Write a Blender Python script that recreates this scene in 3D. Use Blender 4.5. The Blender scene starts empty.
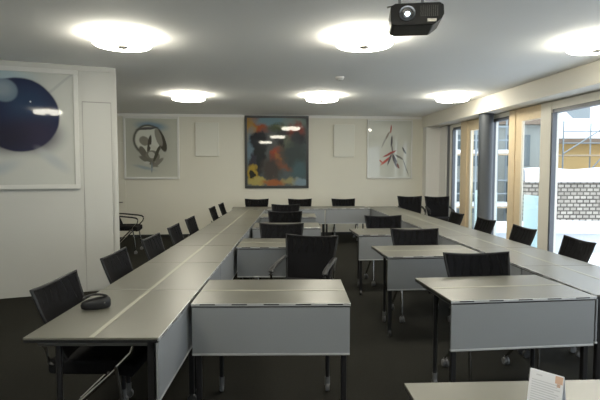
import bpy, bmesh, math, random
from math import sin, cos, pi, atan, radians as R
from mathutils import Vector, Matrix
random.seed(7)
SC = bpy.context.scene
COL = SC.collection

# ------------------------------------------------------------------ materials
def rgb(c): return (c[0], c[1], c[2], 1.0)
def new_mat(name):
    m = bpy.data.materials.new(name); m.use_nodes = True
    nt = m.node_tree
    return m, nt, nt.nodes['Principled BSDF'], nt.nodes['Material Output']
def mat(name, col, rough=.5, metal=0, spec=.5, noise=0, nscale=8, bump=0, bscale=200, coat=0):
    m, nt, b, o = new_mat(name)
    b.inputs['Roughness'].default_value = rough
    b.inputs['Metallic'].default_value = metal
    b.inputs['Specular IOR Level'].default_value = spec
    b.inputs['Coat Weight'].default_value = coat
    b.inputs['Coat Roughness'].default_value = .05
    b.inputs['Base Color'].default_value = rgb(col)
    tc = nt.nodes.new('ShaderNodeTexCoord')
    if noise:
        n = nt.nodes.new('ShaderNodeTexNoise'); n.inputs['Scale'].default_value = nscale
        n.inputs['Detail'].default_value = 4
        r = nt.nodes.new('ShaderNodeMapRange')
        r.inputs['To Min'].default_value = 1-noise; r.inputs['To Max'].default_value = 1+noise
        mx = nt.nodes.new('ShaderNodeVectorMath'); mx.operation = 'SCALE'
        mx.inputs[0].default_value = col
        nt.links.new(tc.outputs['Object'], n.inputs['Vector'])
        nt.links.new(n.outputs['Fac'], r.inputs['Value'])
        nt.links.new(r.outputs['Result'], mx.inputs['Scale'])
        nt.links.new(mx.outputs['Vector'], b.inputs['Base Color'])
    if bump:
        n = nt.nodes.new('ShaderNodeTexNoise'); n.inputs['Scale'].default_value = bscale
        bp = nt.nodes.new('ShaderNodeBump'); bp.inputs['Strength'].default_value = bump
        bp.inputs['Distance'].default_value = .002
        nt.links.new(tc.outputs['Object'], n.inputs['Vector'])
        nt.links.new(n.outputs['Fac'], bp.inputs['Height'])
        nt.links.new(bp.outputs['Normal'], b.inputs['Normal'])
    return m
def emit(name, col, s):
    m, nt, b, o = new_mat(name)
    b.inputs['Base Color'].default_value = rgb(col)
    b.inputs['Emission Color'].default_value = rgb(col)
    b.inputs['Emission Strength'].default_value = s
    return m
def glass(name, tint=(1,1,1), refl=.06, frost=0):
    m, nt, b, o = new_mat(name)
    nt.nodes.remove(b)
    t = nt.nodes.new('ShaderNodeBsdfTransparent'); t.inputs[0].default_value = rgb(tint)
    g = nt.nodes.new('ShaderNodeBsdfGlossy'); g.inputs['Roughness'].default_value = .02
    mx = nt.nodes.new('ShaderNodeMixShader'); mx.inputs[0].default_value = refl
    nt.links.new(t.outputs[0], mx.inputs[1]); nt.links.new(g.outputs[0], mx.inputs[2])
    last = mx
    if frost:
        d = nt.nodes.new('ShaderNodeBsdfDiffuse'); d.inputs[0].default_value = rgb(tint)
        tl = nt.nodes.new('ShaderNodeBsdfTranslucent'); tl.inputs[0].default_value = rgb(tint)
        m1 = nt.nodes.new('ShaderNodeMixShader'); m1.inputs[0].default_value = .5
        nt.links.new(d.outputs[0], m1.inputs[1]); nt.links.new(tl.outputs[0], m1.inputs[2])
        m2 = nt.nodes.new('ShaderNodeMixShader'); m2.inputs[0].default_value = frost
        nt.links.new(mx.outputs[0], m2.inputs[1]); nt.links.new(m1.outputs[0], m2.inputs[2])
        last = m2
    nt.links.new(last.outputs[0], o.inputs[0])
    return m
def mesh_fabric(name):
    m, nt, b, o = new_mat(name)
    b.inputs['Base Color'].default_value = (.005, .005, .006, 1)
    b.inputs['Roughness'].default_value = .6
    b.inputs['Specular IOR Level'].default_value = .06
    tc = nt.nodes.new('ShaderNodeTexCoord')
    w = nt.nodes.new('ShaderNodeTexWave'); w.inputs['Scale'].default_value = 4.5
    w.inputs['Distortion'].default_value = 3.5; w.inputs['Detail'].default_value = 1
    w.inputs['Detail Scale'].default_value = 1.6
    r = nt.nodes.new('ShaderNodeMapRange')
    r.inputs['From Min'].default_value = .62
    r.inputs['To Min'].default_value = .0; r.inputs['To Max'].default_value = .11
    t = nt.nodes.new('ShaderNodeBsdfTransparent')
    mx = nt.nodes.new('ShaderNodeMixShader')
    nt.links.new(tc.outputs['Object'], w.inputs['Vector'])
    nt.links.new(w.outputs['Fac'], r.inputs['Value'])
    sp = nt.nodes.new('ShaderNodeSeparateXYZ'); nt.links.new(tc.outputs['Generated'], sp.inputs[0])
    r2 = nt.nodes.new('ShaderNodeMapRange'); r2.inputs['From Min'].default_value = .50; r2.inputs['From Max'].default_value = .75
    nt.links.new(sp.outputs['Z'], r2.inputs['Value'])
    ml = nt.nodes.new('ShaderNodeMath'); ml.operation = 'MULTIPLY'
    nt.links.new(r.outputs['Result'], ml.inputs[0]); nt.links.new(r2.outputs['Result'], ml.inputs[1])
    nt.links.new(ml.outputs[0], mx.inputs[0])
    nt.links.new(b.outputs[0], mx.inputs[1]); nt.links.new(t.outputs[0], mx.inputs[2])
    nt.links.new(mx.outputs[0], o.inputs[0])
    return m
def painting(name, base, blobs, distort=.06, dscale=5, rough=.35, coat=1.0, gain=1):
    """soft ellipses (cx, cz, rx, rz, turn, softness, colour) laid over a base colour, in 0..1 picture space"""
    m, nt, b, o = new_mat(name)
    b.inputs['Roughness'].default_value = rough
    b.inputs['Specular IOR Level'].default_value = .15
    b.inputs['Coat Weight'].default_value = coat; b.inputs['Coat Roughness'].default_value = .03
    N = nt.nodes.new; L = nt.links.new
    tc = N('ShaderNodeTexCoord')
    nz = N('ShaderNodeTexNoise'); nz.inputs['Scale'].default_value = dscale; nz.inputs['Detail'].default_value = 4
    L(tc.outputs['Generated'], nz.inputs['Vector'])
    s1 = N('ShaderNodeVectorMath'); s1.operation = 'SUBTRACT'; s1.inputs[1].default_value = (.5, .5, .5)
    L(nz.outputs['Color'], s1.inputs[0])
    s2 = N('ShaderNodeVectorMath'); s2.operation = 'SCALE'; s2.inputs['Scale'].default_value = distort
    L(s1.outputs['Vector'], s2.inputs[0])
    add = N('ShaderNodeVectorMath'); add.operation = 'ADD'
    L(tc.outputs['Generated'], add.inputs[0]); L(s2.outputs['Vector'], add.inputs[1])
    prev = None
    for cx, cz, rx, rz, turn, soft, colr in blobs:
        v = N('ShaderNodeVectorMath'); v.operation = 'SUBTRACT'; v.inputs[1].default_value = (cx, .5, cz)
        L(add.outputs['Vector'], v.inputs[0])
        last = v.outputs['Vector']
        if turn:
            vr = N('ShaderNodeVectorRotate'); vr.rotation_type = 'AXIS_ANGLE'
            vr.inputs['Axis'].default_value = (0, 1, 0); vr.inputs['Angle'].default_value = R(-turn)
            L(last, vr.inputs['Vector']); last = vr.outputs['Vector']
        k = N('ShaderNodeVectorMath'); k.operation = 'MULTIPLY'; k.inputs[1].default_value = (1/rx, 0, 1/rz)
        L(last, k.inputs[0])
        ln = N('ShaderNodeVectorMath'); ln.operation = 'LENGTH'; L(k.outputs['Vector'], ln.inputs[0])
        mr = N('ShaderNodeMapRange'); mr.interpolation_type = 'SMOOTHSTEP'
        mr.inputs['From Min'].default_value = 1-soft; mr.inputs['From Max'].default_value = 1+soft
        mr.inputs['To Min'].default_value = 1; mr.inputs['To Max'].default_value = 0
        L(ln.outputs['Value'], mr.inputs['Value'])
        mx = N('ShaderNodeMix'); mx.data_type = 'RGBA'
        if prev is None: mx.inputs[6].default_value = rgb(base)
        else: L(prev, mx.inputs[6])
        mx.inputs[7].default_value = rgb([q*gain for q in colr])
        L(mr.outputs['Result'], mx.inputs[0])
        prev = mx.outputs[2]
    L(prev, b.inputs['Base Color'])
    return m
def masonry(name):
    m, nt, b, o = new_mat(name)
    b.inputs['Roughness'].default_value = .9
    tc = nt.nodes.new('ShaderNodeTexCoord')
    mp = nt.nodes.new('ShaderNodeMapping'); mp.inputs['Rotation'].default_value = (R(90), 0, 0)
    br = nt.nodes.new('ShaderNodeTexBrick'); br.inputs['Scale'].default_value = 1.0
    br.inputs['Brick Width'].default_value = .235; br.inputs['Row Height'].default_value = .14
    br.inputs['Mortar Size'].default_value = .025
    br.inputs['Color1'].default_value = (.36, .325, .275, 1); br.inputs['Color2'].default_value = (.54, .49, .42, 1)
    br.inputs['Mortar'].default_value = (.11, .095, .08, 1)
    nz = nt.nodes.new('ShaderNodeTexNoise'); nz.inputs['Scale'].default_value = 2.5
    mx = nt.nodes.new('ShaderNodeMix'); mx.data_type = 'RGBA'; mx.blend_type = 'MULTIPLY'; mx.inputs[0].default_value = .35
    nt.links.new(tc.outputs['Object'], mp.inputs['Vector'])
    nt.links.new(mp.outputs['Vector'], br.inputs['Vector'])
    nt.links.new(tc.outputs['Object'], nz.inputs['Vector'])
    nt.links.new(br.outputs['Color'], mx.inputs[6]); nt.links.new(nz.outputs['Fac'], mx.inputs[7])
    nt.links.new(mx.outputs[2], b.inputs['Base Color'])
    return m

M = dict(
    wall=mat('wall_paint', (.71, .69, .60), .7, noise=.02, nscale=2, bump=.1),
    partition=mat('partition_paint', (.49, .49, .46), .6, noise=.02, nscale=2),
    ceiling=mat('ceiling_paint', (.86, .86, .84), .85, noise=.02, nscale=1.5),
    beam=mat('beam_paint', (.72, .69, .62), .7),
    white=mat('white_paint', (.78, .77, .74), .5),
    carpet=mat('dark_carpet', (.017, .0165, .0135), .95, spec=.1, noise=.35, nscale=60, bump=.6, bscale=400),
    top=mat('table_laminate', (.118, .115, .094), .33, noise=.03, nscale=30),
    gap=mat('painted_gap_shade', (.30, .295, .28), .8),
    dim_frame=mat('grey_white_frame', (.56, .56, .53), .45),
    strip=mat('strip_laminate', (.27, .262, .21), .4),
    edge=mat('table_edge', (.55, .55, .52), .3),
    panel=mat('perforated_panel', (.22, .233, .247), .45, metal=.15, noise=.03, nscale=250),
    rail=mat('silver_rail', (.55, .56, .57), .3, metal=.5),
    black_metal=mat('black_metal', (.012, .012, .013), .3),
    chrome=mat('chrome', (.40, .40, .40), .16, metal=1),
    steel=mat('dull_steel', (.24, .235, .22), .3, metal=.9),
    castor=mat('grey_castor', (.13, .13, .13), .4),
    castor_dark=mat('black_castor', (.03, .03, .03), .4),
    seat=mat('black_upholstery', (.008, .008, .009), .9, spec=.15, noise=.2, nscale=80, bump=.4),
    plastic=mat('black_plastic', (.011, .011, .012), .5, spec=.3),
    mesh=mesh_fabric('black_mesh'),
    lamp=emit('opal_glass_lit', (1, .95, .80), 29),
    lens=emit('projector_lens_lit', (.8, .9, 1), 6),
    wood=mat('pale_wood', (.72, .59, .40), .45, noise=.08, nscale=14),
    frame_grey=mat('dark_gasket', (.10, .11, .13), .4),
    frame_light=mat('light_frame', (.78, .75, .67), .45),
    column=mat('anthracite_column', (.045, .052, .062), .45),
    glass=glass('clear_pane', (.97, .99, 1), .05),
    frosted=glass('frosted_pane', (.80, .92, .95), .05, .8),
    snow=mat('snow', (.88, .90, .94), .8, noise=.03, nscale=3, bump=.3, bscale=6),
    render_white=mat('white_render', (.62, .64, .68), .8),
    ochre=mat('ochre_render', (.62, .44, .20), .85, noise=.06, nscale=1.5),
    stone=masonry('stone_wall'),
    facade=mat('grey_green_facade', (.28, .30, .28), .85, noise=.1, nscale=1.5),
    dark_window=mat('far_window_glass', (.09, .12, .13), .15),
    eave=mat('brown_eave', (.20, .15, .11), .7),
    scaffold=mat('scaffold_steel', (.26, .30, .32), .4, metal=.3),
    plank=mat('scaffold_plank', (.45, .36, .25), .8),
    chimney=mat('grey_chimney', (.25, .28, .29), .85),
    black_frame=mat('black_frame', (.02, .022, .022), .35),
    white_frame=mat('white_frame', (.72, .72, .69), .4),
    blank=mat('blank_canvas', (.72, .715, .64), .75),
    paper=mat('white_paper', (.72, .74, .80), .7),
    ink=mat('grey_print', (.55, .57, .63), .8),
    peach=mat('peach_print', (.62, .42, .32), .8),
    detector=mat('detector_plastic', (.55, .55, .52), .5),
)
M['main_art'] = painting('abstract_painting', (.075, .095, .10), [
    (.12, .90, .22, .14, 0, .5, (.62, .13, .03)), (.04, .80, .10, .25, 0, .5, (.70, .38, .05)),
    (.42, .97, .30, .08, 0, .5, (.30, .50, .58)), (.80, .94, .20, .10, 0, .5, (.40, .50, .46)),
    (.52, .86, .16, .05, 0, .5, (.10, .14, .05)), (.06, .58, .09, .25, 0, .5, (.25, .38, .48)),
    (.20, .67, .17, .13, 0, .25, (.015, .02, .03)), (.20, .42, .10, .30, 8, .3, (.02, .025, .03)),
    (.42, .60, .10, .20, 0, .5, (.16, .17, .17)), (.62, .55, .09, .25, 5, .4, (.20, .13, .09)),
    (.62, .70, .16, .11, 0, .3, (.025, .03, .035)), (.72, .64, .10, .10, 0, .5, (.30, .34, .22)),
    (.83, .80, .14, .14, 0, .4, (.42, .07, .04)), (.86, .70, .14, .10, 10, .4, (.03, .03, .04)),
    (.46, .45, .07, .12, 20, .5, (.62, .10, .03)), (.52, .36, .05, .12, -10, .5, (.60, .24, .06)),
    (.60, .30, .16, .05, 25, .5, (.45, .16, .08)), (.80, .45, .20, .22, 0, .5, (.07, .10, .10)),
    (.40, .25, .16, .18, 0, .5, (.10, .08, .07)), (.88, .22, .12, .14, 0, .5, (.11, .20, .22)),
    (.09, .34, .06, .14, 0, .2, (.05, .05, .08)), (.08, .18, .09, .13, 0, .3, (.70, .48, .05)),
    (.08, .17, .05, .06, 0, .3, (.03, .03, .02)), (.18, .06, .18, .06, 0, .4, (.72, .60, .18)),
    (.46, .05, .20, .05, 0, .5, (.60, .20, .07)), (.72, .06, .14, .05, 0, .5, (.55, .50, .24)),
    (.92, .05, .12, .06, 0, .5, (.35, .50, .60)),
], .16, 11, gain=.5, coat=.55)
M['moon_art'] = painting('planet_drawing', (.46, .47, .44), [
    (.30, .93, .30, .10, 0, .6, (.33, .42, .46)), (.84, .88, .26, .012, -40, .5, (.38, .39, .38)),
    (.50, .62, .362, .325, 0, .03, (.011, .016, .052)),
    (.58, .70, .19, .16, 20, .7, (.014, .034, .08)), (.62, .45, .22, .14, 0, .7, (.018, .015, .042)),
    (.36, .42, .20, .12, 0, .8, (.011, .010, .026)),
    (.37, .83, .12, .10, 0, .12, (.13, .18, .23)), (.36, .84, .08, .06, 0, .7, (.22, .27, .31)),
    (.60, .74, .008, .008, 0, .4, (.5, .55, .6)),
    (.80, .22, .14, .04, 35, .8, (.38, .40, .41)), (.25, .12, .2, .05, -20, .8, (.36, .39, .41)),
], .02, 3, coat=.5)
M['skull_art'] = painting('grey_collage', (.54, .55, .48), [
    (.45, .52, .42, .42, 0, .6, (.45, .455, .40)), (.50, .87, .26, .07, 4, .6, (.22, .32, .42)),
    (.44, .64, .30, .26, 0, .08, (.10, .10, .085)), (.45, .64, .265, .225, 0, .08, (.66, .67, .60)),
    (.70, .62, .075, .20, -22, .1, (.075, .07, .055)), (.64, .68, .06, .16, -22, .15, (.28, .27, .23)),
    (.42, .83, .20, .022, -6, .3, (.10, .10, .10)), (.36, .62, .10, .08, 20, .15, (.26, .25, .21)),
    (.46, .56, .035, .16, 10, .15, (.09, .085, .07)), (.55, .50, .10, .035, 30, .15, (.62, .62, .55)),
    (.34, .42, .06, .12, -35, .15, (.16, .15, .125)), (.52, .36, .14, .10, 10, .1, (.20, .195, .16)),
    (.50, .38, .07, .055, 30, .1, (.50, .50, .45)), (.60, .40, .03, .15, 25, .15, (.08, .08, .06)),
    (.44, .27, .20, .045, 25, .15, (.17, .165, .14)), (.62, .25, .13, .035, -35, .2, (.22, .21, .18)),
    (.40, .24, .06, .025, 0, .2, (.52, .52, .47)), (.50, .16, .016, .09, 0, .4, (.20, .24, .26)),
    (.36, .16, .18, .025, 12, .7, (.32, .37, .40)),
], .03, 6)
M['stroke_art'] = painting('brush_stroke_drawing', (.60, .61, .55), [
    (.52, .86, .015, .07, 5, .3, (.40, .06, .05)), (.44, .74, .02, .10, 35, .3, (.26, .22, .19)),
    (.36, .62, .018, .10, 30, .3, (.36, .37, .35)), (.54, .64, .022, .10, 5, .3, (.10, .09, .10)),
    (.56, .50, .018, .08, -8, .3, (.22, .21, .20)), (.50, .42, .16, .02, -20, .3, (.36, .08, .07)),
    (.42, .30, .15, .025, -32, .3, (.45, .08, .06)), (.62, .34, .10, .02, 55, .3, (.08, .08, .09)),
    (.62, .28, .025, .12, -30, .3, (.10, .09, .09)), (.72, .36, .10, .02, 25, .3, (.16, .16, .15)),
    (.50, .32, .02, .11, 25, .3, (.12, .10, .10)), (.84, .48, .02, .07, -35, .3, (.12, .13, .12)),
    (.88, .18, .012, .16, -25, .4, (.24, .25, .23)), (.30, .28, .05, .015, 35, .3, (.50, .12, .10)),
    (.70, .20, .05, .02, 60, .3, (.20, .07, .06)),
], .03, 7)

# ------------------------------------------------------------------ mesh helpers
class MB:
    def __init__(s): s.bm = bmesh.new()
    def _merge(s, tmp):
        me = bpy.data.meshes.new('t'); tmp.to_mesh(me); tmp.free(); s.bm.from_mesh(me); bpy.data.meshes.remove(me)
    def box(s, x0, x1, y0, y1, z0, z1, bev=0, seg=2, mtx=None):
        t = bmesh.new()
        bmesh.ops.create_cube(t, size=1)
        for v in t.verts:
            v.co = Vector(((v.co.x+.5)*(x1-x0)+x0, (v.co.y+.5)*(y1-y0)+y0, (v.co.z+.5)*(z1-z0)+z0))
        if bev: bmesh.ops.bevel(t, geom=t.edges[:], offset=bev, segments=seg, affect='EDGES', profile=.5)
        if mtx: bmesh.ops.transform(t, matrix=mtx, verts=t.verts[:])
        s._merge(t); return s
    def hexa(s, base, z0, z1):
        b = [s.bm.verts.new((p[0], p[1], z0)) for p in base]; u = [s.bm.verts.new((p[0], p[1], z1)) for p in base]
        n = len(b); s.bm.faces.new(b[::-1]); s.bm.faces.new(u)
        for i in range(n): s.bm.faces.new((b[i], b[(i+1) % n], u[(i+1) % n], u[i]))
        return s
    def tube(s, pts, r, n=10, closed=False, ry=None):
        pts = [Vector(p) for p in pts]; rings = []
        ry = ry or r
        for i, p in enumerate(pts):
            a = pts[max(i-1, 0)]; c = pts[min(i+1, len(pts)-1)]
            d = (c-a).normalized()
            up = Vector((0, 0, 1)) if abs(d.z) < .95 else Vector((0, 1, 0))
            e1 = d.cross(up).normalized(); e2 = d.cross(e1).normalized()
            rings.append([s.bm.verts.new(p + e1*(r*cos(2*pi*k/n)) + e2*(ry*sin(2*pi*k/n))) for k in range(n)])
        for a, b in zip(rings, rings[1:]):
            for k in range(n): s.bm.faces.new((a[k], a[(k+1) % n], b[(k+1) % n], b[k]))
        s.bm.faces.new(rings[0][::-1]); s.bm.faces.new(rings[-1])
        return s
    def lathe(s, prof, n=24, c=(0, 0, 0), axis='z'):
        rings = []
        for r, h in prof:
            ring = []
            for k in range(n):
                a = 2*pi*k/n; p = (r*cos(a), r*sin(a), h)
                if axis == 'x': p = (h, r*cos(a), r*sin(a))
                if axis == 'y': p = (r*cos(a), h, r*sin(a))
                ring.append(s.bm.verts.new((p[0]+c[0], p[1]+c[1], p[2]+c[2])))
            rings.append(ring)
        for a, b in zip(rings, rings[1:]):
            for k in range(n): s.bm.faces.new((a[k], a[(k+1) % n], b[(k+1) % n], b[k]))
        s.bm.faces.new(rings[0][::-1]); s.bm.faces.new(rings[-1])
        return s
    def grid(s, f, nu, nv, thick):
        """a curved sheet f(u,v) with thickness along f's third-returned normal"""
        A = [[None]*(nv+1) for _ in range(nu+1)]; B = [[None]*(nv+1) for _ in range(nu+1)]
        for i in range(nu+1):
            for j in range(nv+1):
                p, nrm = f(i/nu, j/nv)
                A[i][j] = s.bm.verts.new(Vector(p)+Vector(nrm)*thick/2); B[i][j] = s.bm.verts.new(Vector(p)-Vector(nrm)*thick/2)
        for i in range(nu):
            for j in range(nv):
                s.bm.faces.new((A[i][j], A[i+1][j], A[i+1][j+1], A[i][j+1])); s.bm.faces.new((B[i][j+1], B[i+1][j+1], B[i+1][j], B[i][j]))
        for i in range(nu):
            s.bm.faces.new((A[i+1][0], A[i][0], B[i][0], B[i+1][0])); s.bm.faces.new((A[i][nv], A[i+1][nv], B[i+1][nv], B[i][nv]))
        for j in range(nv):
            s.bm.faces.new((A[0][j], A[0][j+1], B[0][j+1], B[0][j])); s.bm.faces.new((A[nu][j+1], A[nu][j], B[nu][j], B[nu][j+1]))
        return s
    def build(s, name, m, parent=None, smooth=False):
        bmesh.ops.recalc_face_normals(s.bm, faces=s.bm.faces[:])
        me = bpy.data.meshes.new(name); s.bm.to_mesh(me); s.bm.free()
        me.materials.append(m)
        if smooth:
            for p in me.polygons: p.use_smooth = True
            try: me.set_sharp_from_angle(angle=R(40))
            except Exception: pass
        o = bpy.data.objects.new(name, me); COL.objects.link(o)
        if parent: o.parent = parent
        return o
def tag(o, label, cat, group=None, kind=None):
    if label: o['label'] = label
    if cat: o['category'] = cat
    if group: o['group'] = group
    if kind: o['kind'] = kind
    return o
def empty(name, loc, rz=0):
    o = bpy.data.objects.new(name, None); COL.objects.link(o)
    o.location = loc; o.rotation_euler = (0, 0, rz); o.empty_display_size = .1
    return o
def struct(o): o['kind'] = 'structure'; return o
def kids(o): return [c for c in bpy.data.objects if c.parent == o]
def copy_tree(o, parent=None):
    c = o.copy(); COL.objects.link(c); c.parent = parent
    for ch in kids(o): copy_tree(ch, c)
    return c

# ------------------------------------------------------------------ room shell
H = 2.73
def wy(x): return 11.33 + .105*x            # back wall line
def bx(y): return 3.39 - .0904*(y-5.59)      # inner face of the beam
def wx(y): return 3.711 - .0904*(y-5.59)     # window plane
Y0, XL = -3.0, -5.0
fl = [(XL, Y0), (wx(Y0)+.15, Y0), (wx(11.55)+.15, 11.55), (wx(11.55)+.15, wy(3.3)), (XL, wy(XL))]
struct(MB().hexa(fl, -.1, 0).build('floor', M['carpet']))
struct(MB().hexa(fl, H, H+.15).build('ceiling', M['ceiling']))
struct(MB().hexa([(XL, wy(XL)), (3.45, wy(3.45)), (3.45, wy(3.45)+.2), (XL, wy(XL)+.2)], 0, H).build('wall_back', M['wall']))
struct(MB().hexa([(XL-.15, Y0), (XL, Y0), (XL, wy(XL)+.2), (XL-.15, wy(XL)+.2)], 0, H).build('wall_left', M['wall']))
wf = MB(); XR = wx(Y0)+.15
for x0, x1, z0, z1 in ((XL-.15, -4.9, 0, H), (-2.4, XR, 0, H), (-4.9, -2.4, 0, .6), (-4.9, -2.4, 2.55, H)): wf.box(x0, x1, Y0-.15, Y0, z0, z1)
struct(wf.build('wall_front', M['wall']))
struct(MB().hexa([(bx(Y0), Y0), (wx(Y0)+.15, Y0), (wx(11.6)+.15, 11.6), (bx(11.6), 11.6)], 2.47, H).build('trim_1', M['beam']))      # beam over the windows
struct(MB().hexa([(bx(11.3), 11.3), (wx(11.3)+.15, 11.3), (wx(11.3)+.15, 11.75), (bx(11.3), wy(bx(11.3)))], 0, 2.47).build('trim_2', M['white']))  # pilaster in the corner
# thin white cornice along the back wall
struct(MB().hexa([(XL, wy(XL)-.012), (bx(11.6), wy(bx(11.6))-.012), (bx(11.6), wy(bx(11.6))), (XL, wy(XL))], H-.06, H).build('trim_3', M['white']))
# slanted partition on the left, door leaf and moulding on it
PE = Vector((.9317, .3633)); PN = Vector((.3633, -.9317)); PO = Vector((0, 7.0))
def pp(u, off): q = PO + PE*u + PN*off; return (q.x, q.y)
def pbox(mb, u0, u1, o0, o1, z0, z1): return mb.hexa([pp(u0, o0), pp(u1, o0), pp(u1, o1), pp(u0, o1)], z0, z1)
PR = -2.42
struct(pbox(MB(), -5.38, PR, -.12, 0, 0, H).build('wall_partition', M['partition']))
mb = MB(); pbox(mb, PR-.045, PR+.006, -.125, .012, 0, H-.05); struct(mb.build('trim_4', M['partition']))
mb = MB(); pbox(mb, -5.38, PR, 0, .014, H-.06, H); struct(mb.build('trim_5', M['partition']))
mb = MB(); pbox(mb, -2.80, -2.485, 0, .008, .02, 2.30)
pbox(mb, -2.80, -2.485, 0, .008, 2.312, H-.075)
d1 = struct(mb.build('door_1', M['partition']))
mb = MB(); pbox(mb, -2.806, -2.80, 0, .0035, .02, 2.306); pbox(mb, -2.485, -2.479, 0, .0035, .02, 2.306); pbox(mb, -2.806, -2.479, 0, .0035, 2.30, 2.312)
mb.build('door_gap', M['gap'], d1)  # grey strips: shade of the seams around the leaf, put into colour
# flush door in the back corner with its lever handle
BA = atan(.105)
d2 = struct(empty('door_2', (-4.30, wy(-4.30), 0), BA))
MB().box(-.45, .45, -.012, 0, .02, 2.1, .003).build('door_leaf', M['wall'], d2)
MB().tube([(.27, -.012, .78), (.27, -.05, .78), (.39, -.055, .78)], .011, 8).build('door_handle', M['steel'], d2, True)
struct(MB().hexa([(-3.83, wy(-3.83)-.01), (bx(11.6), wy(bx(11.6))-.01), (bx(11.6), wy(bx(11.6))), (-3.83, wy(-3.83))], 0, .05).build('baseboard_back', M['black_frame']))

# window wall -------------------------------------------------------------
def wb(mb, y0, y1, o0, o1, z0, z1):   # box along the window plane; o = distance outward
    c, s = .996, .09
    P = lambda y, o: (wx(y)+o*c, y+o*s)
    return mb.hexa([P(y0, o0), P(y1, o0), P(y1, o1), P(y0, o1)], z0, z1)
ZT = 2.47
def fixed(n, y0, y1, head=.17):
    mb = MB()
    wb(mb, y0, y1, .0, .10, ZT-head+.05, ZT-.012); wb(mb, y0, y1, .0, .10, 0, .10)
    f = struct(mb.build('window_%d' % n, M['frame_light']))
    g = MB(); wb(g, y0, y1, .015, .11, ZT-head, ZT-head+.05); wb(g, y0, y1, .015, .11, .10, .13)
    wb(g, y1-.04, y1, -.004, .06, .10, ZT-head); wb(g, y0, y0+.05, .015, .11, .10, ZT-head)
    g.build('gasket', M['frame_grey'], f)
    p = MB(); wb(p, y0+.02, y1-.03, .055, .065, .11, ZT-head+.02); p.build('pane', M['glass'], f)
    return f
def french(n, y0, y1, stile=.18, reveal=True):
    mb = MB()
    wb(mb, y0, y1, -.005, .09, ZT-.21, ZT-.012); wb(mb, y1-stile, y1, -.005, .035, .0, ZT-.21); wb(mb, y0, y0+.03, .02, .05, 0, ZT-.21)
    wb(mb, y0, y1, -.005, .09, 0, .12)
    f = struct(mb.build('door_%d' % n, M['wood']))
    g = MB(); wb(g, y1-stile-.05, y1-stile, -.012, .012, .12, ZT-.21); g.build('door_edge', M['frame_light'], f)
    p = MB(); wb(p, y0+.02, y1-stile+.01, .018, .026, .11, ZT-.2); p.build('pane', M['glass'], f)
    return f
def post(n, y0, y1, m, o0=-.01, o1=.12):
    mb = MB(); wb(mb, y0, y1, o0, o1, 0, ZT-.012)
    struct(mb.build('trim_%d' % n, m))
fixed(1, 4.55, 7.08); post(6, 7.08, 7.33, M['frame_light'])
french(3, 7.33, 8.03, .18); post(7, 8.03, 8.22, M['wood'], -.02)
fixed(2, 8.22, 8.86, .13); post(8, 8.86, 9.08, M['frame_light'])
french(4, 9.08, 9.85, .13); post(9, 9.85, 10.14, M['wood'], -.02)
fixed(3, 10.14, 10.62, .13)
post(10, 10.62, 10.82, M['white'], .03); post(11, 10.82, 10.94, M['frame_grey'], .02); post(12, 10.94, 11.3, M['white'], -.01)
post(13, 4.30, 4.55, M['frame_light']); french(5, 3.55, 4.30, .18); post(14, 3.36, 3.55, M['wood'], -.02)
fixed(4, .85, 3.36); post(15, .60, .85, M['frame_light']); fixed(5, -2.7, .60); post(16, -3.0, -2.7, M['frame_light'])
fw = MB()
for x0, x1 in ((-4.9, -4.8), (-3.7, -3.6), (-2.5, -2.4)): fw.box(x0, x1, Y0-.12, Y0+.03, .7, 2.45)
fw.box(-4.9, -2.4, Y0-.12, Y0+.03, .6, .7); fw.box(-4.9, -2.4, Y0-.12, Y0+.03, 2.45, 2.55)
f6 = struct(fw.build('window_6', M['frame_light']))
for x0, x1 in ((-4.8, -3.7), (-3.6, -2.5)): MB().box(x0, x1, Y0-.06, Y0-.05, .7, 2.45).build('pane', M['glass'], f6)
# round column under the beam
mb = MB(); mb.lathe([(.13, 0), (.13, .03), (.122, .04), (.122, 2.45), (.128, 2.455), (.128, 2.47)], 32, (3.255, 8.70, 0))
tag(mb.build('column', M['column'], None, True), None, None, kind='structure')

# ------------------------------------------------------------------ outside
struct(MB().box(-5, 60, -14, 70, -3.2, -3.0).build('ground', M['snow']))
struct(MB().hexa([(wx(-3)+.2, -3), (11, -3), (11, 9.6), (wx(9.6)+.2, 9.6)], -.35, -.12).build('terrace', M['snow']))
g = tag(MB().hexa([(3.75, 9.62), (11, 9.35), (11, 9.65), (3.75, 9.92)], -.35, .285).build('parapet', M['render_white']),
        'low pale parapet capped with snow just outside the large window', 'parapet')
mb = MB()
def snowcap(u, v):
    x = 3.70 + 7.35*u; a = pi*v
    return ((x, 9.77-.0372*(x-3.75)-.24*cos(a), .28+(.17+.035*min(u*2, 1)+.008*sin(x*4))*min(1, 1.6*sin(a))), (0, 0, 1))
mb.grid(snowcap, 40, 10, .02).build('snow_cap', M['snow'], g, True)
for i, (ya, yb) in enumerate(((7.30, 8.10), (9.02, 9.90))):
    b = MB(); c, s = .996, .09
    P = lambda y, o: (wx(y)+o*c, y+o*s)
    b.hexa([P(ya, .2), P(yb, .2), P(yb, .212), P(ya, .212)], -.11, 1.085)
    o = b.build('balustrade_panel', M['frosted'])
    tag(o, 'frosted glass balustrade outside the narrow wood framed door %s the dark column' % ('nearer than' if i == 0 else 'just behind'), 'balustrade')
# stone garden wall with snow
g = tag(MB().box(8.25, 24, 18, 18.5, -3, 1.08).build('stone_wall', M['stone']), 'grey stone block garden wall with a thick snow top across the terrace', 'wall')
mb = MB()
mb.grid(lambda u, v: ((8.15+16*u, 18.25-.36*cos(pi*v), 1.07+(.46+.04*sin(u*40))*min(1, 1.8*sin(pi*v))), (0, 0, 1)), 60, 10, .03).build('snow_cap', M['snow'], g, True)
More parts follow.
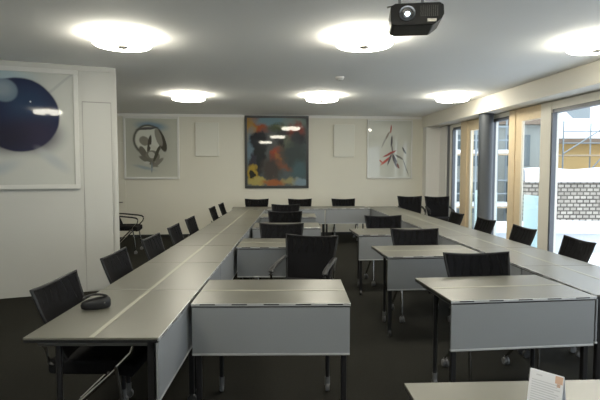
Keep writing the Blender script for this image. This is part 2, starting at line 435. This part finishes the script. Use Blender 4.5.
# ochre house with snowy roof
h = tag(empty('house', (16, 24, -3), 0), 'ochre yellow house with snow covered roof behind the stone wall', 'house')
MB().box(-4.6, 14, 0, 8, 0, 6.0).build('wall', M['ochre'], h)
mb = MB(); v = [mb.bm.verts.new(p) for p in ((-5.0, -.6, 5.92), (14.4, -.6, 5.92), (14.4, 7, 10.6), (-5.0, 7, 10.6), (-5.0, -.6, 6.12), (14.4, -.6, 6.12), (14.4, 7, 10.9), (-5.0, 7, 10.9))]
for f in ((0, 1, 2, 3), (4, 5, 6, 7), (0, 1, 5, 4), (1, 2, 6, 5), (2, 3, 7, 6), (3, 0, 4, 7)): mb.bm.faces.new([v[i] for i in f])
mb.build('roof', M['snow'], h)
MB().box(-5.0, 14.4, -.68, -.58, 5.72, 5.97).build('gutter', M['eave'], h)
d = MB().hexa([(-2.35, .9), (-1.5, .9), (-1.5, 1.9), (-2.35, 1.9)], 6.6, 8.9).build('chimney', M['chimney'], h)
MB().box(-2.45, -1.4, .8, 2.0, 8.9, 9.05).build('snow_cap', M['snow'], d)
MB().box(.9, 2.0, -.05, .02, 2.2, 4.4).build('window', M['dark_window'], h)
a = tag(empty('apartment_house', (6.4, 20, -3), 0), 'grey green rendered house behind scaffolding seen through the far windows', 'house')
MB().box(-6, 3.3, 0, 2.6, 0, 6.3).build('wall', M['facade'], a)
MB().box(-6.3, 3.6, -.35, 2.7, 6.3, 6.5).build('eave', M['eave'], a)
mb = MB(); v = [mb.bm.verts.new(p) for p in ((-6.3, -.35, 6.5), (3.6, -.35, 6.5), (3.6, 2.7, 8.2), (-6.3, 2.7, 8.2), (-6.3, 2.7, 6.5), (3.6, 2.7, 6.5))]
for f in ((0, 1, 2, 3), (0, 1, 5, 4), (1, 2, 5), (0, 3, 4), (2, 3, 4, 5)): mb.bm.faces.new([v[i] for i in f])
mb.build('roof', M['snow'], a)
for zz in (.9, 2.75, 4.65):
    for xx in (-4.8, -3.3, -1.8, -.4, 1.0, 2.4):
        MB().box(xx-.45, xx+.45, -.05, .03, zz, zz+1.25).build('window', M['dark_window'], a)
def scaff(name, loc, xs, levels, top, label, snow=True):
    r = tag(empty(name, loc, 0), label, 'scaffolding')
    for x in xs:
        for y in (0, .9):
            MB().tube([(x, y, 0), (x, y, top)], .035, 6).build('upright', M['scaffold'], r)
    for i, z in enumerate(levels):
        p = MB().box(xs[0], xs[-1], .02, .88, z, z+.06).build('plank', M['plank'], r)
        if snow: MB().box(xs[0], xs[-1], .04, .86, z+.06, z+.2, .03).build('snow_cover', M['snow'], p)
        for q in (.55, 1.05):
            MB().tube([(xs[0], 0, z+q), (xs[-1], 0, z+q)], .028, 6).build('guard_rail', M['scaffold'], r)
        for k in range(0, len(xs)-1, 2):
            z1 = levels[i+1] if i+1 < len(levels) else top-.3
            MB().tube([(xs[k], -.04, z+.1), (xs[k+1], -.04, z1)], .028, 6).build('brace', M['scaffold'], r)
    return r
scaff('scaffolding', (0, 18.6, -3), (4.4, 5.7, 6.6, 7.4, 8.1), (1.2, 3.05, 5.05), 6.9, 'snowy steel scaffolding in front of the grey green house')
scaff('scaffolding', (0, 21.5, -3), (11.4, 13.1, 15.2, 17.4), (2.9, 5.1), 6.6, 'pale steel scaffolding in front of the ochre yellow house', False)

# ------------------------------------------------------------------ tables
L, D, TZ = .912, .615, .73
PANEL_B = .425
def make_table(inset):
    t = empty('conference_table', (0, 0, 0))
    MB().box(-L/2, L/2, -D/2, D/2, TZ-.011, TZ, .002).build('tabletop', M['top'], t)
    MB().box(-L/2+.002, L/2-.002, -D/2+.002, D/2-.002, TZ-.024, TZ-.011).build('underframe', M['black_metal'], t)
    MB().box(-L/2+.004, L/2-.004, -.013, .011, TZ, TZ+.0012).build('cable_strip', M['strip'], t)
    mb = MB()
    n = 5; st = L/n
    mb.box(-L/2, L/2, -D/2-.004, -D/2+.004, TZ-.016, TZ-.001, .001)
    rl = mb.build('edge_rail', M['rail'], t)
    for k in range(n): MB().box(-L/2+k*st+.05, -L/2+k*st+.05+st*.48, -D/2-.0055, -D/2, TZ-.009, TZ-.003).build('slot', M['black_metal'], rl)
    p = MB().box(-L/2+.004, L/2-.004, -D/2+.002, -D/2+.014, PANEL_B+.012, TZ-.026, .002).build('modesty_panel', M['panel'], t)
    MB().box(-L/2+.004, L/2-.004, -D/2, -D/2+.018, PANEL_B, PANEL_B+.013, .002).build('bottom_rail', M['rail'], p)
    for sx in (-1, 1):
        x = sx*(L/2-.035)
        lg = MB().box(x-.016, x+.016, -D/2+.026, -D/2+.058, .065, TZ-.022, .004).build('leg', M['black_metal'], t)
        c = MB(); c.lathe([(.01, -.012), (.028, -.012), (.03, -.006), (.03, .006), (.028, .012), (.01, .012)], 16, (x, -D/2+.042, .03), 'x')
        c.box(x-.015, x+.015, -D/2+.03, -D/2+.054, .045, .07); c.build('castor', M['castor_dark'], lg, True)
        x = sx*(L/2-inset); y = D/2-.14
        lg = MB().tube([(x, y, .07), (x, y, TZ-.022)], .014, 12).build('leg', M['black_metal'], t, True)
        c = MB(); c.lathe([(.01, -.012), (.028, -.012), (.03, -.006), (.03, .006), (.028, .012), (.01, .012)], 16, (x, y, .03), 'x')
        c.tube([(x, y, .04), (x, y, .10)], .017, 10); c.build('castor', M['castor'], lg, True)
        MB().box(sx*(L/2-.045)-.015, sx*(L/2-.045)+.015, -D/2+.06, D/2-.05, TZ-.05, TZ-.022, .003).build('bracket', M['steel'], t)
    MB().box(-L/2+.06, L/2-.06, -.03, .02, TZ-.06, TZ-.022, .004).build('crossbar', M['black_metal'], t)
    return t
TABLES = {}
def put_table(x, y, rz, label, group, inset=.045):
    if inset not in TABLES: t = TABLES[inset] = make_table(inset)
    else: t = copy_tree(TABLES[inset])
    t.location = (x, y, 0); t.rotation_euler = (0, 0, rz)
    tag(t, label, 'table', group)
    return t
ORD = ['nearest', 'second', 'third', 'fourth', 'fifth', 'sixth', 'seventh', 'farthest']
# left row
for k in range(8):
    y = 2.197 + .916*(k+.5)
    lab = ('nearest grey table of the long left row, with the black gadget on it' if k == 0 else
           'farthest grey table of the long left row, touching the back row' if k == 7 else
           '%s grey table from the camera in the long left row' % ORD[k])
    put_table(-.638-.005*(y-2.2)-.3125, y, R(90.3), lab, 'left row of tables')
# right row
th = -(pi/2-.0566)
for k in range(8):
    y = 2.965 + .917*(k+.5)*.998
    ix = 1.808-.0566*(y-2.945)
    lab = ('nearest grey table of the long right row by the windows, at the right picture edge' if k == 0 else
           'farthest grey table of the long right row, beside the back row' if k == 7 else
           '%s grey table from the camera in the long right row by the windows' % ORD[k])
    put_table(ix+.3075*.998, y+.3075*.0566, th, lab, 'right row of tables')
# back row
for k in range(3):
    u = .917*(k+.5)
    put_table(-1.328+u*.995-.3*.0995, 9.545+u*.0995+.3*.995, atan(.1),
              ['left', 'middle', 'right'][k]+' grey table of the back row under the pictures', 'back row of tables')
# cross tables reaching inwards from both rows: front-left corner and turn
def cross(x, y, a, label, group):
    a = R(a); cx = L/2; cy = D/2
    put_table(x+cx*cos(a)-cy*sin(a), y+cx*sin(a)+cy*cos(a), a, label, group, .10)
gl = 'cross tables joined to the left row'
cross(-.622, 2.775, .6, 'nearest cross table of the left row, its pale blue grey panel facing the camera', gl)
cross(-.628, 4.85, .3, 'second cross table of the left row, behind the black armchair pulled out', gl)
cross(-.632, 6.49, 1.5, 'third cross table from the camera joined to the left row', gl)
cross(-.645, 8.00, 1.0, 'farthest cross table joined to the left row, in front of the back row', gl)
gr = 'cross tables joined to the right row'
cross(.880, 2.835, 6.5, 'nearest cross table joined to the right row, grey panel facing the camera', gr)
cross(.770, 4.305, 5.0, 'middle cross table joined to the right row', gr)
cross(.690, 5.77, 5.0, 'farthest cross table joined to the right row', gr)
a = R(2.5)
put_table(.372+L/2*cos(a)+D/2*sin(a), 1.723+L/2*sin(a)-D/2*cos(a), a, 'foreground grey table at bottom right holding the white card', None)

# ------------------------------------------------------------------ chairs
def make_chair():
    c = empty('mesh_chair', (0, 0, 0))
    def seat(u, v):
        x = (u-.5)*.45; y = -.245+.45*v
        z = .445 - .02*(2*(v-.5))**4*(1 if v < .5 else -.3) - .010*cos(pi*(u-.5)*.9)
        return ((x, y, z), (0, 0, 1))
    o = MB().grid(seat, 12, 12, .08).build('seat', M['seat'], c, True)
    bv = o.modifiers.new('soft', 'BEVEL'); bv.width = .018; bv.segments = 3; bv.limit_method = 'ANGLE'
    def back(u, v):
        w = .205 + .050*v
        x = (2*u-1)*w
        y = .135 + .155*v - .030*(2*u-1)**2 + .012*sin(pi*v)
        z = .475 + .385*v + v*.020*((2*u-1)**2 - .75)
        return ((x, y, z), (0, 1, -.15))
    MB().grid(back, 16, 12, .010).build('backrest', M['mesh'], c, True)
    rim = []
    for u, v in [(0, v/8) for v in range(9)] + [(u/10, 1) for u in range(1, 11)] + [(1, 1-v/8) for v in range(1, 9)]:
        rim.append(back(u, v)[0])
    MB().tube(rim, .009, 8).build('back_frame', M['plastic'], c, True)
    for s in (-1, 1):
        x = s*.240
        lg = MB().tube([(x, -.215, .06), (x, -.195, .25), (x, -.165, .46)], .0115, 10).build('leg', M['chrome'], c, True)
        w = MB(); w.lathe([(.008, -.022), (.026, -.02), (.028, -.012), (.028, -.003), (.02, -.002), (.02, .002), (.028, .003), (.028, .012), (.026, .02), (.008, .022)], 16, (x, -.215, .03), 'x')
        w.tube([(x, -.215, .04), (x, -.215, .068)], .012, 8); w.build('castor', M['castor'], lg, True)
        lg = MB().tube([(x*.96, -.165, .44), (x*.97, .02, .27), (x, .235, .06)], .0115, 10).build('leg', M['chrome'], c, True)
        w = MB(); w.lathe([(.008, -.022), (.026, -.02), (.028, -.012), (.028, -.003), (.02, -.002), (.02, .002), (.028, .003), (.028, .012), (.026, .02), (.008, .022)], 16, (x, .235, .03), 'x')
        w.tube([(x, .235, .04), (x, .235, .068)], .012, 8); w.build('castor', M['castor'], lg, True)
        MB().tube([(x, .19, .665), (x, .10, .662), (x, -.16, .635), (x, -.23, .622), (x, -.258, .60), (x, -.262, .575)], .024, 12, ry=.013).build('armrest', M['plastic'], c, True)
        MB().tube([(x, -.262, .58), (x, -.245, .53), (x, -.165, .45)], .010, 8).build('arm_support', M['chrome'], c, True)
        MB().tube([(s*.20, .12, .44), (s*.222, .195, .47), (s*.232, .208, .56), (s*.238, .225, .66)], .011, 8).build('back_upright', M['steel'], c, True)
    MB().tube([(-.225, -.12, .415), (.225, -.12, .415)], .010, 8).build('crossbar', M['steel'], c, True)
    return c
CHAIR = make_chair(); chair_used = [False]
def put_chair(x, y, rz, label, group=None, sz=1):
    if not chair_used[0]: c = CHAIR; chair_used[0] = True
    else: c = copy_tree(CHAIR)
    c.location = (x, y, 0); c.rotation_euler = (0, 0, R(rz)); c.scale = (1, 1, sz)
    tag(c, label, 'chair', group)
    return c
g = 'chairs along the left row'
for x, y, rz, lab in (
    (-1.135, 2.785, 90, 'black mesh chair nearest the camera on the left, beside the black gadget'),
    (-1.145, 3.705, 91, 'second black mesh chair along the left row, before the partition edge'),
    (-1.145, 4.62, 89, 'third black mesh chair along the left row, against the dark floor'),
    (-1.165, 5.535, 91, 'fourth black mesh chair along the left row'),
    (-1.185, 6.45, 90, 'fifth black mesh chair along the left row'),
    (-1.22, 8.28, 90, 'sixth black mesh chair along the left row, after a wide gap'),
    (-1.215, 9.195, 90, 'farthest black mesh chair along the left row')):
    put_chair(x, y, rz, lab, g)
g = 'chairs along the window side'
for x, y, rz, lab in (
    (2.268, 4.45, -91, 'black mesh chair nearest the camera on the window side, before the big pane'),
    (2.205, 5.385, -88, 'second black mesh chair on the window side, before the near wooden door'),
    (2.138, 6.31, -86, 'third black mesh chair on the window side, before the dark column'),
    (2.052, 7.22, -88, 'fourth black mesh chair on the window side, before the far wooden post')):
    put_chair(x, y, rz, lab, g)
g = 'chairs in the far window corner'
put_chair(2.335, 10.33, -4, 'left one of two black mesh chairs in the far right corner', g, 1.075)
put_chair(2.89, 10.22, -4, 'right one of two black mesh chairs in the far corner, next to window', g, 1.075)
g = 'chairs behind the back row'
for x, y, n in ((-.925, 10.44, 'left'), (.012, 10.47, 'middle'), (.958, 10.50, 'right')):
    put_chair(x, y, 3, n+' black mesh chair of three behind the back row', g)
put_chair(.045, 4.46, -15, 'black mesh armchair pulled out between nearest and second left cross tables')
g = 'chairs behind the left cross tables'
put_chair(-.215, 5.50, 0, 'black mesh chair behind the second left cross table', g)
put_chair(-.225, 7.21, 0, 'black mesh chair behind the third left cross table', g)
put_chair(-.262, 8.735, 0, 'black mesh chair behind the farthest left cross table', g)
g = 'chairs behind the right cross tables'
put_chair(1.36, 3.455, 5, 'black mesh chair behind the nearest right cross table', g)
put_chair(1.23, 4.98, 2, 'black mesh chair behind the middle right cross table', g)
put_chair(1.165, 6.51, 5, 'black mesh chair behind the farthest right cross table', g)
put_chair(-3.15, 8.90, 96, 'black chair standing alone by the back wall, half hidden by the partition', None, 1.03)

# ------------------------------------------------------------------ pictures
def picture(P, s, u0, u1, z0, z1, fw, fm, am, name, label, cat, depth=.04, sub=None):
    ang = atan(s); ex, ey = cos(ang), sin(ang)
    uc = (u0+u1)/2
    r = empty(name, (uc*ex, P+uc*ey, z0), ang)
    w = (u1-u0)/2; h = z1-z0
    mb = MB()
    mb.box(-w, w, -depth, -.002, 0, fw, .003); mb.box(-w, w, -depth, -.002, h-fw, h, .003)
    mb.box(-w, -w+fw, -depth, -.002, fw, h-fw, .003); mb.box(w-fw, w, -depth, -.002, fw, h-fw, .003)
    mb.build('frame', fm, r)
    MB().box(-w+fw, w-fw, -depth*.6, -.002, fw, h-fw).build('artwork', am, r)
    tag(r, label, cat); return r
picture(11.33, .105, -1.254, .196, 1.077, 2.715, .055, M['black_frame'], M['main_art'], 'framed_painting', 'large colourful abstract painting in a black frame on the back wall', 'painting')
picture(11.33, .105, -3.90, -2.70, 1.29, 2.665, .045, M['white_frame'], M['skull_art'], 'framed_picture', 'white framed grey collage drawing left on the back wall', 'picture')
picture(11.33, .105, 1.555, 2.632, 1.291, 2.65, .03, M['white_frame'], M['stroke_art'], 'framed_picture', 'white framed drawing of red and black brush strokes right on back wall', 'picture')
picture(7.0, .39, -4.083, -2.845, 1.268, 2.665, .05, M['dim_frame'], M['moon_art'], 'framed_picture', 'large white framed picture of a dark blue planet on the left partition', 'picture')
def canvas(u0, u1, z0, z1, label):
    ang = atan(.105); uc = (u0+u1)/2; w = (u1-u0)/2
    r = MB().box(-w, w, -.045, -.002, 0, z1-z0, .006).build('blank_panel', M['blank'])
    r.location = (uc*cos(ang), 11.33+uc*sin(ang), z0); r.rotation_euler = (0, 0, ang)
    tag(r, label, 'panel', 'blank white wall panels')
canvas(-2.345, -1.83, 1.795, 2.545, 'blank white panel left of the black framed painting')
canvas(.775, 1.255, 1.79, 2.53, 'blank white panel right of the black framed painting')

# ------------------------------------------------------------------ ceiling things
def make_lamp():
    r = empty('ceiling_lamp', (0, 0, 0))
    MB().lathe([(.25, -.022), (.258, -.018), (.258, 0)], 40).build('mount', M['white'], r, True)
    MB().lathe([(.02, -.093), (.235, -.093), (.250, -.089), (.262, -.078), (.270, -.05), (.268, -.026), (.26, -.0225), (.02, -.0225)], 48).build('diffuser', M['lamp'], r, True)
    MB().lathe([(.008, -.116), (.040, -.114), (.046, -.105), (.046, -.0935)], 20).build('knob', M['steel'], r, True)
    return r
LAMP = make_lamp()
for i, (x, y, lab) in enumerate((
    (-1.645, 4.66, 'round lit ceiling lamp at left above the partition'), (.595, 4.66, 'round lit ceiling lamp at centre next to the projector'),
    (2.84, 4.80, 'round lit ceiling lamp at the right picture edge'), (-1.835, 8.22, 'round lit ceiling lamp at far left near the grey collage'),
    (.365, 8.30, 'round lit ceiling lamp at far centre beside the black framed painting'), (2.535, 8.30, 'round lit ceiling lamp at far right near the beam'),
    (-1.6, 1.05, 'left ceiling lamp of the row mirrored in the painting glass'), (.65, 1.05, 'middle ceiling lamp of the row mirrored in the painting glass'), (2.9, 1.05, 'right ceiling lamp of the row mirrored in the painting glass'))):
    o = LAMP if i == 0 else copy_tree(LAMP)
    o.location = (x, y, H); tag(o, lab, 'lamp', 'round ceiling lamps')
# smoke detector
r = empty('smoke_detector', (.534, 6.69, H))
MB().lathe([(.055, -.02), (.06, -.015), (.06, 0)], 24).build('base', M['white'], r, True)
MB().lathe([(.02, -.05), (.04, -.045), (.048, -.03), (.05, -.02)], 24).build('sensor_head', M['detector'], r, True)
tag(r, 'small round smoke detector on the ceiling', 'smoke detector')
# projector
r = empty('projector', (.715, 3.12, 2.354), R(-7)); r.scale = (.93, .93, .87)
mb = MB()
prof = [(-.17, .035), (-.165, .008), (-.14, 0), (.10, 0), (.155, .045), (.168, .075), (.165, .135), (.14, .152), (-.14, .152), (-.17, .135)]
va = [mb.bm.verts.new((x, -.12, z)) for x, z in prof]; vb = [mb.bm.verts.new((x, .14, z)) for x, z in prof]
mb.bm.faces.new(va); mb.bm.faces.new(vb[::-1])
for i in range(len(prof)):
    j = (i+1) % len(prof); mb.bm.faces.new((va[i], vb[i], vb[j], va[j]))
bd = mb.build('body', M['plastic'], r)
bv = bd.modifiers.new('soft', 'BEVEL'); bv.width = .008; bv.segments = 3
ln = MB().lathe([(.036, -.118), (.045, -.135), (.05, -.14), (.05, -.118)], 24, (-.065, 0, .078), 'y').build('lens_ring', M['steel'], r, True)
MB().lathe([(.002, -.128), (.014, -.132), (.016, -.126)], 20, (-.065, -.01, .074), 'y').build('lens', M['lens'], ln, True)
MB().lathe([(.002, -.120), (.036, -.124), (.036, -.119)], 20, (-.065, -.004, .078), 'y').build('lens_glass', M['black_frame'], ln, True)
mb = MB()
for k in range(9): mb.box(.02+k*.013, .026+k*.013, -.124, -.119, .06, .13)
mb.build('vent', M['black_metal'], r)
MB().box(.06, .12, -.128, -.12, .018, .042, .003).build('control_panel', M['steel'], r)
MB().box(-.09, .09, -.06, .08, .152, .165, .003).build('mount_plate', M['steel'], r)
for sx in (-1, 1):
    MB().tube([(sx*.075-.03, .01, .16), (sx*.075-.03, .01, .43)], .009, 10).build('mount_rod', M['chrome'], r, True)
MB().box(-.12, .06, -.05, .07, .418, .43).build('ceiling_plate', M['white'], r)
mb = MB().tube([(-.11, -.06, .150), (-.15, -.06, .155), (-.19, -.05, .150)], .006, 8).build('cable', M['steel'], r, True)
tag(r, 'black projector hanging from the ceiling, its lens lit', 'projector')

# ------------------------------------------------------------------ small things on the tables
r = empty('desk_gadget', (-1.122, 2.675, TZ), R(18))
def gad(u, v):
    a = 2*pi*u; h = v
    rr = 1 - .18*(2*h-1)**2
    return ((.078*rr*cos(a), .040*rr*sin(a), .001+.050*h+.008*cos(a)*h), (cos(a), sin(a), 0))
mb = MB(); prof = []
rings = []
for j, (sc, z) in enumerate(((.80, .001), (.95, .006), (1.0, .018), (1.0, .034), (.93, .048), (.80, .054), (.70, .050), (.66, .030), (.60, .026))):
    rings.append([mb.bm.verts.new((.078*sc*cos(2*pi*k/28), .040*(sc if sc > .75 else sc*.85)*sin(2*pi*k/28), z + (.010*cos(2*pi*k/28) if z > .03 else 0))) for k in range(28)])
for p, q in zip(rings, rings[1:]):
    for k in range(28): mb.bm.faces.new((p[k], p[(k+1) % 28], q[(k+1) % 28], q[k]))
mb.bm.faces.new(rings[0][::-1]); mb.bm.faces.new(rings[-1])
mb.build('body', M['plastic'], r, True)
MB().tube([(.062*cos(t), .036*sin(t), .056+.014*sin(t)) for t in [pi*k/10 for k in range(11)]], .007, 8).build('band', M['plastic'], r, True)
MB().lathe([(.001, -.0035), (.004, -.003), (.005, 0)], 12, (.048, -.0325, .036), 'y').build('button', M['chrome'], r, True)
tag(r, 'small black rounded gadget with a hollow top on the nearest left table', 'gadget')
# white tent card
r = empty('tent_card', (.768, 1.50, TZ), R(-47))
W, HC = .050, .132
def leaf(name, yb, yt, m):
    mb = MB(); v = []
    for y0, z0 in ((yb, .001), (yt, HC)):
        v.append([mb.bm.verts.new((x, y0+dy, z0)) for x in (-W, W) for dy in (0, .0012)])
    a, b = v
    for f in ((a[0], a[2], b[2], b[0]), (a[1], b[1], b[3], a[3]), (a[0], b[0], b[1], a[1]), (a[2], a[3], b[3], b[2]), (a[0], a[1], a[3], a[2]), (b[0], b[2], b[3], b[1])): mb.bm.faces.new(f)
    return mb.build(name, m, r)
fr = leaf('front_leaf', -.030, -.001, M['paper']); leaf('rear_leaf', .030, .001, M['paper'])
def onleaf(mb, x0, x1, z0, z1):
    yy = lambda z: -.030+.029*(z-.001)/(HC-.001)-.0004
    v = [mb.bm.verts.new(p) for p in ((x0, yy(z0), z0), (x1, yy(z0), z0), (x1, yy(z1), z1), (x0, yy(z1), z1))]; mb.bm.faces.new(v)
mb = MB()
for k in range(12):
    z = .101-.0072*k; onleaf(mb, -.042, (.040, .034, .042, .026)[k % 4], z, z+.0028)
onleaf(mb, -.030, -.012, .117, .121)
mb.build('print', M['ink'], fr)
mb = MB(); onleaf(mb, .026, .048, .108, .130); onleaf(mb, .032, .042, .098, .107); mb.build('emblem', M['peach'], fr)
tag(r, 'white printed tent card with a peach emblem on the foreground table', 'card')

# ------------------------------------------------------------------ world, camera, view
w = bpy.data.worlds.new('overcast'); SC.world = w; w.use_nodes = True
bg = w.node_tree.nodes['Background']; bg.inputs[0].default_value = (.86, .93, 1.0, 1); bg.inputs[1].default_value = 2.2
cam = bpy.data.cameras.new('camera'); co = bpy.data.objects.new('camera', cam); COL.objects.link(co)
cam.sensor_width = 36; cam.lens = 36*494/600; cam.clip_end = 300; cam.clip_start = .05
co.location = (0, 0, 1.49); co.rotation_euler = (pi/2-atan(30/494), 0, 0)
SC.camera = co
SC.view_settings.view_transform = 'Standard'; SC.view_settings.look = 'None'
SC.view_settings.gamma = 1; SC.view_settings.use_curve_mapping = False
SC.view_settings.exposure = .48
SC.cycles.max_bounces = 10; SC.cycles.diffuse_bounces = 5; SC.cycles.transparent_max_bounces = 16
SC.cycles.caustics_reflective = False; SC.cycles.caustics_refractive = False
SC.cycles.sample_clamp_indirect = 4
